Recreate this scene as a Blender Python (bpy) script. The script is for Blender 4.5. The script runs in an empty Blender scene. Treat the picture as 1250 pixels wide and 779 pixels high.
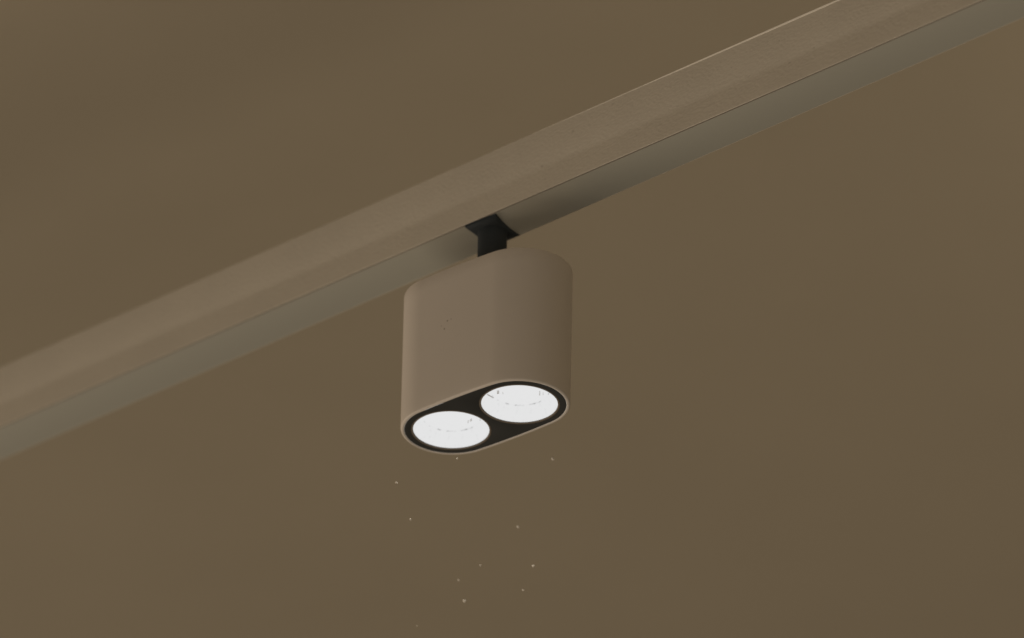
import bpy, bmesh, math, random
from mathutils import Vector, Matrix

S = 0.0006                       # metres per photo pixel at the lamp
Z0 = 6.0                         # height of the lamp's lower rim
AZ = math.radians(42.35)          # how far the track turns towards the viewer
EL = math.radians(29.9)          # upward tilt of the view
ROLL = math.radians(1.3)
TURN = math.radians(2.8)         # the lamp hangs a little twisted on its track
sc = bpy.context.scene
col = sc.collection
random.seed(4)

# world axes: X along the track (towards the viewer, picture right), Y across it (away), Z up
RV = Vector((math.cos(AZ), math.sin(AZ), 0))      # picture right
FV = Vector((-math.sin(AZ), math.cos(AZ), 0))     # away from the viewer

# ------------------------------------------------------------------ materials
def mat(name, color, rough=0.5, spec=0.5, metal=0.0):
    m = bpy.data.materials.new(name); m.use_nodes = True
    b = m.node_tree.nodes['Principled BSDF']
    b.inputs['Base Color'].default_value = (*color, 1)
    b.inputs['Roughness'].default_value = rough
    b.inputs['Specular IOR Level'].default_value = spec
    b.inputs['Metallic'].default_value = metal
    return m

def nd(m, kind, **kw):
    n = m.node_tree.nodes.new(kind)
    for k, v in kw.items():
        if k in n.inputs: n.inputs[k].default_value = v
        else: setattr(n, k, v)
    return n

def ln(m, a, b): m.node_tree.links.new(a, b)

def bump(m, scale, strength, dist, detail=3, coord='Object'):
    tc = nd(m, 'ShaderNodeTexCoord')
    nz = nd(m, 'ShaderNodeTexNoise', Scale=scale, Detail=detail)
    bp = nd(m, 'ShaderNodeBump', Strength=strength, Distance=dist)
    ln(m, tc.outputs[coord], nz.inputs['Vector']); ln(m, nz.outputs['Fac'], bp.inputs['Height'])
    ln(m, bp.outputs['Normal'], m.node_tree.nodes['Principled BSDF'].inputs['Normal'])
    return tc

def speckle(m, tc, base, dirt, scale, lo, hi, amount, mscale, mvar):
    """soft mottling of the paint plus sparse small dirt specks"""
    b = m.node_tree.nodes['Principled BSDF']
    n1 = nd(m, 'ShaderNodeTexNoise', Scale=mscale, Detail=4)
    ln(m, tc.outputs['Object'], n1.inputs['Vector'])
    r1 = nd(m, 'ShaderNodeMapRange'); r1.inputs['From Min'].default_value = .3; r1.inputs['From Max'].default_value = .7
    ln(m, n1.outputs['Fac'], r1.inputs['Value'])
    mx = nd(m, 'ShaderNodeMix', data_type='RGBA')
    mx.inputs[6].default_value = (*[c * (1 - mvar) for c in base], 1)
    mx.inputs[7].default_value = (*[min(1, c * (1 + mvar)) for c in base], 1)
    ln(m, r1.outputs['Result'], mx.inputs[0])
    n2 = nd(m, 'ShaderNodeTexNoise', Scale=scale, Detail=2)
    ln(m, tc.outputs['Object'], n2.inputs['Vector'])
    r2 = nd(m, 'ShaderNodeMapRange')
    r2.inputs['From Min'].default_value = lo; r2.inputs['From Max'].default_value = hi; r2.inputs['To Max'].default_value = amount
    ln(m, n2.outputs['Fac'], r2.inputs['Value'])
    m2 = nd(m, 'ShaderNodeMix', data_type='RGBA'); m2.inputs[7].default_value = (*dirt, 1)
    ln(m, r2.outputs['Result'], m2.inputs[0]); ln(m, mx.outputs[2], m2.inputs[6])
    ln(m, m2.outputs[2], b.inputs['Base Color'])

M = {}
M['ceiling'] = mat('ceiling_paint', (.435, .378, .285), .9, .15)
tc = bump(M['ceiling'], 160, .10, .0015, 4); speckle(M['ceiling'], tc, (.435, .378, .285), (.35, .30, .22), 30, .74, .86, .25, 5, .022)
M['rail'] = mat('track_paint', (.69, .635, .54), .5, .4)
tc = bump(M['rail'], 430, .5, .0008, 2); speckle(M['rail'], tc, (.69, .635, .54), (.22, .18, .14), 260, .715, .765, .45, 25, .025)
M['channel'] = mat('channel_metal', (.59, .58, .505), .42, .5, .3)
tc = bump(M['channel'], 90, .04, .0005, 2)
M['groove'] = mat('groove_dark', (.27, .23, .19), .8, .2)
M['edge_glint'] = mat('edge_glint_white', (.86, .80, .70), .35, .5)  # pale colour imitating the highlight on the track's top edge
M['body'] = mat('body_paint', (.735, .672, .60), .55, .35)
tc = bump(M['body'], 900, .14, .0004, 2); speckle(M['body'], tc, (.735, .672, .60), (.3, .25, .2), 40, .9, .95, .3, 18, .012)
M['black'] = mat('black_plastic', (.052, .061, .068), .75, .12)
M['plate'] = mat('black_plate', (.047, .049, .048), .7, .25)
bump(M['plate'], 1200, .08, .0003, 2)
M['halo_ring'] = mat('halo_brown', (.20, .165, .13), .6, .3)  # brown painted for the soft glow around each lit opening
M['speck'] = mat('dirt_speck', (.33, .28, .22), .9, .1)
M['reflection_mark'] = mat('reflection_grey', (.68, .67, .65), .6, .3)  # grey of the marks that stand in for reflections inside the lamps
M['dust'] = mat('dust_fluff', (.85, .80, .70), .9, .1)

def glow(name, strength, tint, low, scale, lo, hi, stretch=(1, 1, 1)):
    """lit lamp surface: even emission with faint irregular greyer traces"""
    m = bpy.data.materials.new(name); m.use_nodes = True
    b = m.node_tree.nodes['Principled BSDF']
    b.inputs['Base Color'].default_value = (0, 0, 0, 1); b.inputs['Roughness'].default_value = 1
    b.inputs['Specular IOR Level'].default_value = 0
    b.inputs['Emission Color'].default_value = (*tint, 1)
    t = nd(m, 'ShaderNodeTexCoord'); mp = nd(m, 'ShaderNodeMapping'); mp.inputs['Scale'].default_value = stretch
    nz = nd(m, 'ShaderNodeTexNoise', Scale=scale, Detail=3)
    r = nd(m, 'ShaderNodeMapRange')
    r.inputs['From Min'].default_value = lo; r.inputs['From Max'].default_value = hi
    r.inputs['To Min'].default_value = strength; r.inputs['To Max'].default_value = strength * low
    ln(m, t.outputs['Object'], mp.inputs['Vector']); ln(m, mp.outputs['Vector'], nz.inputs['Vector'])
    ln(m, nz.outputs['Fac'], r.inputs['Value']); ln(m, r.outputs['Result'], b.inputs['Emission Strength'])
    return m
M['reflector'] = glow('lit_reflector', .775, (1, 1, 1), .93, 420, .58, .74, (1, 1, .5))
M['lens'] = glow('lit_lens', .78, (1, 1, 1), .985, 200, .55, .75)
M['ring'] = glow('lit_ring',   .77, (1, 1, 1), .58, 130, .50, .64)

# ------------------------------------------------------------------ mesh helpers
def obj(name, bm, m, parent=None, smooth=None):
    bmesh.ops.recalc_face_normals(bm, faces=bm.faces)
    me = bpy.data.meshes.new(name); bm.to_mesh(me); bm.free()
    o = bpy.data.objects.new(name, me); col.objects.link(o)
    me.materials.append(m)
    if smooth is not None:
        me.polygons.foreach_set('use_smooth', [True] * len(me.polygons))
        me.set_sharp_from_angle(angle=math.radians(smooth))
    if parent: o.parent = parent
    return o

def empty(name, loc, rz=0):
    o = bpy.data.objects.new(name, None); col.objects.link(o)
    o.location = loc; o.rotation_euler.z = rz; o.empty_display_size = .05
    return o

def tag(o, label=None, cat=None, group=None, kind=None):
    for k, v in (('label', label), ('category', cat), ('group', group), ('kind', kind)):
        if v: o[k] = v
    return o

def stadium(half, r, n=48, m=16, swell=.0009):
    """oval outline: round ends, long sides very slightly swelled"""
    def side(u): return r + swell * (1 - u * u)
    pts = []
    for i in range(n + 1):
        t = -math.pi / 2 + math.pi * i / n
        pts.append((half + r * math.cos(t), r * math.sin(t)))
    for i in range(1, m):
        u = 1 - 2 * i / m; pts.append((half * u, side(u)))
    for i in range(n + 1):
        t = math.pi / 2 + math.pi * i / n
        pts.append((-half + r * math.cos(t), r * math.sin(t)))
    for i in range(1, m):
        u = -1 + 2 * i / m; pts.append((half * u, -side(u)))
    return pts

def circle(cx, cy, r, n=96):
    return [(cx + r * math.cos(2 * math.pi * i / n), cy + r * math.sin(2 * math.pi * i / n)) for i in range(n)]

def loft(bm, rings, cap0=False, cap1=False):
    vs = [[bm.verts.new((x, y, z)) for (x, y) in pts] for pts, z in rings]
    n = len(vs[0])
    for a, b in zip(vs, vs[1:]):
        for i in range(n):
            bm.faces.new((a[i], a[(i + 1) % n], b[(i + 1) % n], b[i]))
    if cap0: bm.faces.new(vs[0][::-1])
    if cap1: bm.faces.new(vs[-1])
    return vs

def extrude_profile(bm, prof, x0, x1, closed=True, cuts=1):
    rows = []
    for k in range(cuts + 1):
        x = x0 + (x1 - x0) * k / cuts
        rows.append([bm.verts.new((x, y, z)) for (y, z) in prof])
    n = len(prof)
    for a, b in zip(rows, rows[1:]):
        for i in range(n if closed else n - 1):
            j = (i + 1) % n
            bm.faces.new((a[i], a[j], b[j], b[i]))
    if closed:
        bm.faces.new(rows[0]); bm.faces.new(rows[-1][::-1])

def box(bm, c, size, rot=None):
    r = bmesh.ops.create_cube(bm, size=1.0)
    mtx = Matrix.Translation(c) @ (rot.to_4x4() if rot else Matrix.Identity(4)) @ Matrix.Diagonal((*size, 1))
    bmesh.ops.transform(bm, matrix=mtx, verts=r['verts'])

# ------------------------------------------------------------------ sizes
H_BODY = 186 * S
GAP = 77.5 * S
W = 63.5 * S
HS = 88.8 * S
HALF = 107.3 / 2 * S
R_OUT = 62 * S
R_PLATE = 57.4 * S
R_HOLE = 46.7 * S
Z_RAIL = Z0 + H_BODY + GAP        # underside of the track
Z_CEIL = Z_RAIL + HS + .30    # the track hangs a little below the ceiling

# ------------------------------------------------------------------ ceiling
bm = bmesh.new()
vs = [bm.verts.new(p) for p in ((-15, -15, Z_CEIL), (15, -15, Z_CEIL), (15, 15, Z_CEIL), (-15, 15, Z_CEIL))]
bm.faces.new(vs)
tag(obj('ceiling', bm, M['ceiling']), kind='structure')

# ------------------------------------------------------------------ track
track = tag(empty('lighting_track', (0, 0, Z_RAIL)),
            'long off-white painted lighting track running diagonally across the ceiling', 'lighting track')
X0, X1 = -2.6, 2.6
y0 = -W / 2; y1 = W / 2
t = .0028
# housing: near wall, top web, far wall, one folded sheet open below
near = []
yy = 0.0; NQ = 40
def lean(u):                     # shallow pressed profile: a soft shoulder past mid height, then a slightly flaring lower half
    if u < .54: return -.2 + 1.2 * (u / .54) ** 1.6
    if u < .66: return 1.0 - 1.7 * (.5 - .5 * math.cos(math.pi * (u - .54) / .12))
    return -.7 + .15 * (u - .66) / .34
ys = []
for q in range(NQ + 1):
    u = q / NQ; ys.append((yy, HS * (.997 - u * .985))); yy += .105 * HS / NQ * lean(u)
ymin = min(p[0] for p in ys)
near = [(y0 + p[0] - ymin, p[1]) for p in ys]
yb = near[-1][0]
near += [(yb, .0003), (yb + .0002, 0)]
prof = near + [(yb + .0005, 0), (yb + .0006, .0004), (y0 + .0032, HS - .004),
               (y1 - .0013, HS - .004), (y1 - .0013, -.0001), (y1 - .0011, -.0004), (y1 - .0008, -.0004), (y1, .0003), (y1, HS - .0002)]
bm = bmesh.new(); extrude_profile(bm, prof, X0, X1)
obj('housing', bm, M['rail'], track, 40)
# channel insert seen from below, dished a little
a, b = yb + .0029, y1 - .0019
prof = []
for i in range(15):
    u = i / 14
    prof.append((a + (b - a) * u, .0008 - .0016 * (1 - (1 - u) ** 2.4)))
prof += [(b, .010), (a, .010)]
bm = bmesh.new(); extrude_profile(bm, prof, X0 + .001, X1 - .001)
obj('channel', bm, M['channel'], track, 40)
# dark joint between housing and channel
bm = bmesh.new()
box(bm, Vector((0, yb + .0020, .0032)), (X1 - X0 - .004, .0024, .0044))
box(bm, Vector((0, y1 - .0016, .0032)), (X1 - X0 - .004, .0005, .0056))
obj('joint', bm, M['groove'], track)
# thin pale strip added as a highlight along the near wall's top edge, only on the nearer half
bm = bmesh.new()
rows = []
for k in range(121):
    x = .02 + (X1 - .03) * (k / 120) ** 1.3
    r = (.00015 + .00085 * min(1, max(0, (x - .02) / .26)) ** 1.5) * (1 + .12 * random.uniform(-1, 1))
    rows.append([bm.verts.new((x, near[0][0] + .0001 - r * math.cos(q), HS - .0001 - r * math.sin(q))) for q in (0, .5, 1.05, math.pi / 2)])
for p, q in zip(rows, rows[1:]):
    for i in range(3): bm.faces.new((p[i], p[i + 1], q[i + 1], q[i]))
obj('top_edge_glint', bm, M['edge_glint'], track, 60)

# ------------------------------------------------------------------ lamp
lamp = tag(empty('track_spotlight', (0, 0, Z0), TURN),
           'white oval twin spotlight with two lit lamps hanging from the ceiling track', 'spotlight')
e = .0016
rings = [(stadium(HALF, R_PLATE), .0040), (stadium(HALF, R_PLATE), .0007), (stadium(HALF, R_PLATE + .0004), .0001),
         (stadium(HALF, R_PLATE + .0009), 0)]
for k in range(1, 7):
    q = k / 6 * math.pi / 2
    rings.append((stadium(HALF, R_OUT - e + e * math.sin(q)), e - e * math.cos(q)))
for k in range(1, 12): rings.append((stadium(HALF, R_OUT), e + (H_BODY - e - .0007) * k / 11))
rings += [(stadium(HALF, R_OUT - .0002), H_BODY - .0002), (stadium(HALF, R_OUT - .0007), H_BODY)]
bm = bmesh.new(); loft(bm, rings, cap1=True)
body = obj('body', bm, M['body'], lamp, 35)
# a few dirt specks on the front of the body, slightly proud of the paint
for dx, dz, r in ((-.0095, H_BODY * .545, .00062), (-.0068, H_BODY * .598, .00058), (-.0032, H_BODY * .60, .0004), (-.0125, H_BODY * .575, .0003)):
    bm = bmesh.new()
    bmesh.ops.create_icosphere(bm, subdivisions=2, radius=r)
    for v in bm.verts:
        v.co *= random.uniform(.75, 1.2); v.co.y *= .35
    bmesh.ops.translate(bm, verts=bm.verts, vec=(dx, -R_OUT - .0009 * (1 - (dx / HALF) ** 2), dz))
    obj('dirt_speck', bm, M['speck'], body, 60)

# face plate with two holes
ZP = .0004
bm = bmesh.new()
def edge_loop(pts, z):
    v = [bm.verts.new((x, y, z)) for x, y in pts]
    return v, [bm.edges.new((v[i], v[(i + 1) % len(v)])) for i in range(len(v))]
v0, e0 = edge_loop(stadium(HALF, R_PLATE - .0001), ZP)
edges = list(e0); hl = []
for sgn in (-1, 1):
    vh, eh = edge_loop(circle(sgn * HALF, 0, R_HOLE + .0006), ZP); edges += eh; hl.append((sgn, vh))
bmesh.ops.triangle_fill(bm, use_beauty=True, edges=edges)
for sgn, vh in hl:
    prev = vh
    for r, z in ((R_HOLE + .0002, ZP + .0002), (R_HOLE, ZP + .0007)):
        nv = [bm.verts.new((x, y, z)) for x, y in circle(sgn * HALF, 0, r)]
        for i in range(len(nv)):
            j = (i + 1) % len(nv); bm.faces.new((prev[i], prev[j], nv[j], nv[i]))
        prev = nv
obj('face_plate', bm, M['plate'], lamp, 35)

DEEP = 18 * S; R_IN = 36 * S
def cam_local(px, f, h):
    """photo-right offset, away offset and height (pixels) -> lamp-local metres"""
    v = (RV * px + FV * f) * S
    v = Matrix.Rotation(-TURN, 3, 'Z') @ v
    return Vector((v.x, v.y, h * S))
for sgn in (-1, 1):
    lp = bpy.data.objects.new('lamp', None); col.objects.link(lp); lp.parent = lamp; lp.empty_display_size = .02
    lp.location = (sgn * HALF, 0, ZP)
    bm = bmesh.new()
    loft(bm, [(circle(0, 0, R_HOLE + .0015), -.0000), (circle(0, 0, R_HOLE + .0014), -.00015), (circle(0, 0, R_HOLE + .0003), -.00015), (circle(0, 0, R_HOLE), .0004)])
    obj('halo_ring', bm, M['halo_ring'], lp, 30)  # thin ring added to carry the painted glow at the hole edge
    bm = bmesh.new(); rr = []
    for k in range(13):
        u = k / 12
        r = R_HOLE + .0001 + (R_IN - R_HOLE) * (u ** 1.15)
        rr.append((circle(0, 0, r), .0005 + (DEEP - .0005) * u))
    loft(bm, rr)
    obj('reflector', bm, M['reflector'], lp, 40)
    bm = bmesh.new()
    loft(bm, [(circle(0, 0, R_IN + .0001), DEEP), (circle(0, 0, R_IN - .00055), DEEP + .00005), (circle(0, 0, R_IN - .0006), DEEP + .0008)])
    obj('ring', bm, M['ring'], lp, 30)
    bm = bmesh.new()
    loft(bm, [(circle(0, 0, R_IN - .0006), DEEP + .0008), (circle(0, 0, R_IN * .7), DEEP + .0003), (circle(0, 0, R_IN * .3), DEEP)], cap1=True)
    obj('lens', bm, M['lens'], lp, 40)
    if sgn > 0:
        marks = [((-26.5, 1, 17), (2.6, 1.6, 4.2)), ((24.4, -1, 15.5), (.9, .9, 6.0)), ((28.5, 1, 16), (.6, .6, 4.0)), ((-20.5, 3, 17), (.7, .7, 2.5))]
    else:
        marks = [((24.1, 2, 16.2), (1.5, 1.2, 2.8)), ((20.4, 7, 16.5), (.8, .8, 4.0)), ((23.0, 5, 16.5), (.6, .6, 2.4))]
    for c, sz in marks:  # small blocks added for the dark reflections seen in the reflector
        bm = bmesh.new(); box(bm, cam_local(*c), [q * S for q in sz])
        bmesh.ops.bevel(bm, geom=list(bm.edges), offset=.0001, segments=1, affect='EDGES')
        obj('reflection_mark', bm, M['reflection_mark'], lp)
    if sgn > 0:      # a slanting bar added for a dark reflection by the reflector wall
        p, q = cam_local(-39.5, -6, 9.5), cam_local(-32, 13, 15.5)
        bm = bmesh.new()
        box(bm, (p + q) / 2, ((q - p).length, .00055, .00055), (q - p).to_track_quat('X', 'Z').to_matrix())
        obj('reflection_streak', bm, M['reflection_mark'], lp)
    li = bpy.data.lights.new('lamp_beam', 'SPOT'); li.energy = .5; li.spot_size = math.radians(95); li.spot_blend = .7
    li.shadow_soft_size = .015; li.color = (1, .93, .82)
    lo = bpy.data.objects.new('lamp_beam', li); col.objects.link(lo); lo.parent = lamp; lo.location = (sgn * HALF, 0, -.0005)

# stem and adapter; the adapter sits a few millimetres along the track
OX = .0028
bm = bmesh.new()
R_ST = 18.1 * S
loft(bm, [(circle(OX, 0, R_ST), H_BODY + .0001), (circle(OX, 0, R_ST), H_BODY + GAP - .0022)], True, True)
obj('stem', bm, M['black'], lamp, 40)
# adapter: plate across the track whose ends follow its own twist, flared into the stem
bm = bmesh.new()
al = 24.3 * S; k = math.tan(math.radians(9) - TURN)
def plate_ring(g, z):
    ya, yb = -W / 2 + .0022 + g, W / 2 - .0022 - g
    pts = []
    n = 10
    for i in range(n + 1):
        u = i / n; y = ya + (yb - ya) * u
        bow = .0011 * math.sin(math.pi * u)
        pts.append((OX + al - g - bow - (y + W / 2) * k + W / 2 * k, y))
    for i in range(n + 1):
        u = 1 - i / n; y = ya + (yb - ya) * u
        bow = .0006 * math.sin(math.pi * u)
        pts.append((OX - al + g + bow - (y + W / 2) * k + W / 2 * k, y))
    return pts
zt = H_BODY + GAP
loft(bm, [(plate_ring(0, 0), zt + .006), (plate_ring(0, 0), zt - .0004), (plate_ring(.0006, 0), zt - .0014), (plate_ring(.003, 0), zt - .0024)], True, True)
obj('track_adapter', bm, M['black'], lamp, 40)

# ------------------------------------------------------------------ camera
DIST = 9.0
d = FV * math.cos(EL) + Vector((0, 0, 1)) * math.sin(EL)
U = Vector((0, 0, 1)) * math.cos(EL) - FV * math.sin(EL)
aim = Vector((0, 0, Z0)) + (RV * 29.9 + U * 121.2) * S
Rc = RV * math.cos(ROLL) + U * math.sin(ROLL)
Uc = U * math.cos(ROLL) - RV * math.sin(ROLL)
cam = bpy.data.cameras.new('camera'); co = bpy.data.objects.new('camera', cam); col.objects.link(co)
cam.sensor_width = 36; cam.lens = DIST / S / 1250 * 36
cam.clip_start = .1; cam.clip_end = 200
mw = Matrix((Rc, Uc, -d)).transposed().to_4x4(); mw.translation = aim - d * DIST
co.matrix_world = mw
sc.camera = co
cam.dof.use_dof = True; cam.dof.focus_distance = DIST - .06; cam.dof.aperture_fstop = 4.4

# ------------------------------------------------------------------ dust drifting below the lamp
def photo_point(x, y, depth):
    px, py = x - 625, 389.5 - y
    return aim + (Rc * px + Uc * py) * S * (1 + depth / DIST) + d * depth
motes = [
    (483.7, 589, -.020, 1.15, 'tiny bright dust mote, the one farthest left below the lamp'),
    (501, 634, .000, 1.10, 'tiny bright dust mote low left of the lamp, second from the left'),
    (558, 560, .030, .80, 'tiny dust fibre just under the left lit lamp, closest to the rim'),
    (674.8, 560, .045, 1.55, 'soft round dust mote, the one farthest right below the lamp'),
    (632.4, 643.4, .065, 1.55, 'faint blurred dust mote midway below the right lit lamp'),
    (651, 691, .010, 1.25, 'bright dust mote lower right, the brightest near the bottom edge'),
    (638.6, 720.3, .030, 1.25, 'pale dust mote just below the bright one at lower right'),
    (586.4, 690.3, .020, .85, 'small oblong dust mote low below the gap between the lamps'),
    (567, 733.5, .040, 1.50, 'soft dust mote near the bottom edge, below the left lit lamp'),
    (560, 708, .070, 1.20, 'very faint dust mote just above the soft one near the bottom'),
    (509, 764, .050, .70, 'faint dust mote lowest of all at the bottom left'),
]
for x, y, dep, r, lab in motes:
    bm = bmesh.new(); bmesh.ops.create_icosphere(bm, subdivisions=2, radius=r * 1.35 * S)
    sx = random.uniform(.55, .9); an = random.uniform(.2, 1.2)
    for v in bm.verts:
        v.co *= random.uniform(.75, 1.25); v.co.z *= sx
    bmesh.ops.rotate(bm, verts=bm.verts, matrix=Matrix.Rotation(an, 3, FV))
    o = obj('dust_mote', bm, M['dust'], None, 60); o.location = photo_point(x, y, dep)
    tag(o, lab, 'dust mote', 'dust motes drifting in the light below the lamp')

# ------------------------------------------------------------------ light
w = bpy.data.worlds.new('World'); sc.world = w; w.use_nodes = True
bg = w.node_tree.nodes['Background']; bg.inputs['Color'].default_value = (1, .82, .60, 1); bg.inputs['Strength'].default_value = .035
def area(name, loc, target, size, energy, color):
    li = bpy.data.lights.new(name, 'AREA'); li.shape = 'RECTANGLE'; li.size, li.size_y = size; li.energy = energy; li.color = color
    o = bpy.data.objects.new(name, li); col.objects.link(o); o.location = loc
    o.rotation_euler = (Vector(target) - Vector(loc)).to_track_quat('-Z', 'Y').to_euler()
C0 = Vector((0, 0, Z0))
XV = Vector((1, 0, 0)); YV = Vector((0, 1, 0))
area('low_left_fill', C0 - RV * 1.9 + FV * .5 + Vector((0, 0, -3.8)), C0 + RV * .2, (3, 3), 34, (1, .83, .62))  # unseen fill added low on the left, leaves the underside beside the lamp shaded
area('front_light', C0 - RV * 2.5 - FV * 2.6 + Vector((0, 0, -2.2)), C0 - FV * .2, (3, 3), 25, (1, .87, .73))  # unseen fill added so the body's front darkens gradually
area('left_key', C0 - XV * 9.0 - YV * 1.6 + Vector((0, 0, -3.2)), C0, (4.4, 2.8), 195, (1, .83, .66))  # unseen key light added far left along the track, not an actual window
area('right_fill', C0 + XV * 3.0 - YV * .1 + Vector((0, 0, -1.25)), C0 + Vector((0, 0, .2)), (1.4, 1.0), 6.3, (1, .83, .62))  # unseen fill added on the right for the ceiling and the body's end
area('ceiling_fill', C0 + RV * 1.2 - FV * .1 + Vector((0, 0, .125)), C0 + RV * 1.2 - FV * .1 + Vector((0, 0, 1)), (.8, .8), 2.4, (1, .83, .60))  # unseen upward fill added to brighten the ceiling at right, no actual cove

sc.view_settings.view_transform = 'Standard'; sc.view_settings.look = 'None'
sc.view_settings.exposure = 0; sc.view_settings.gamma = 1
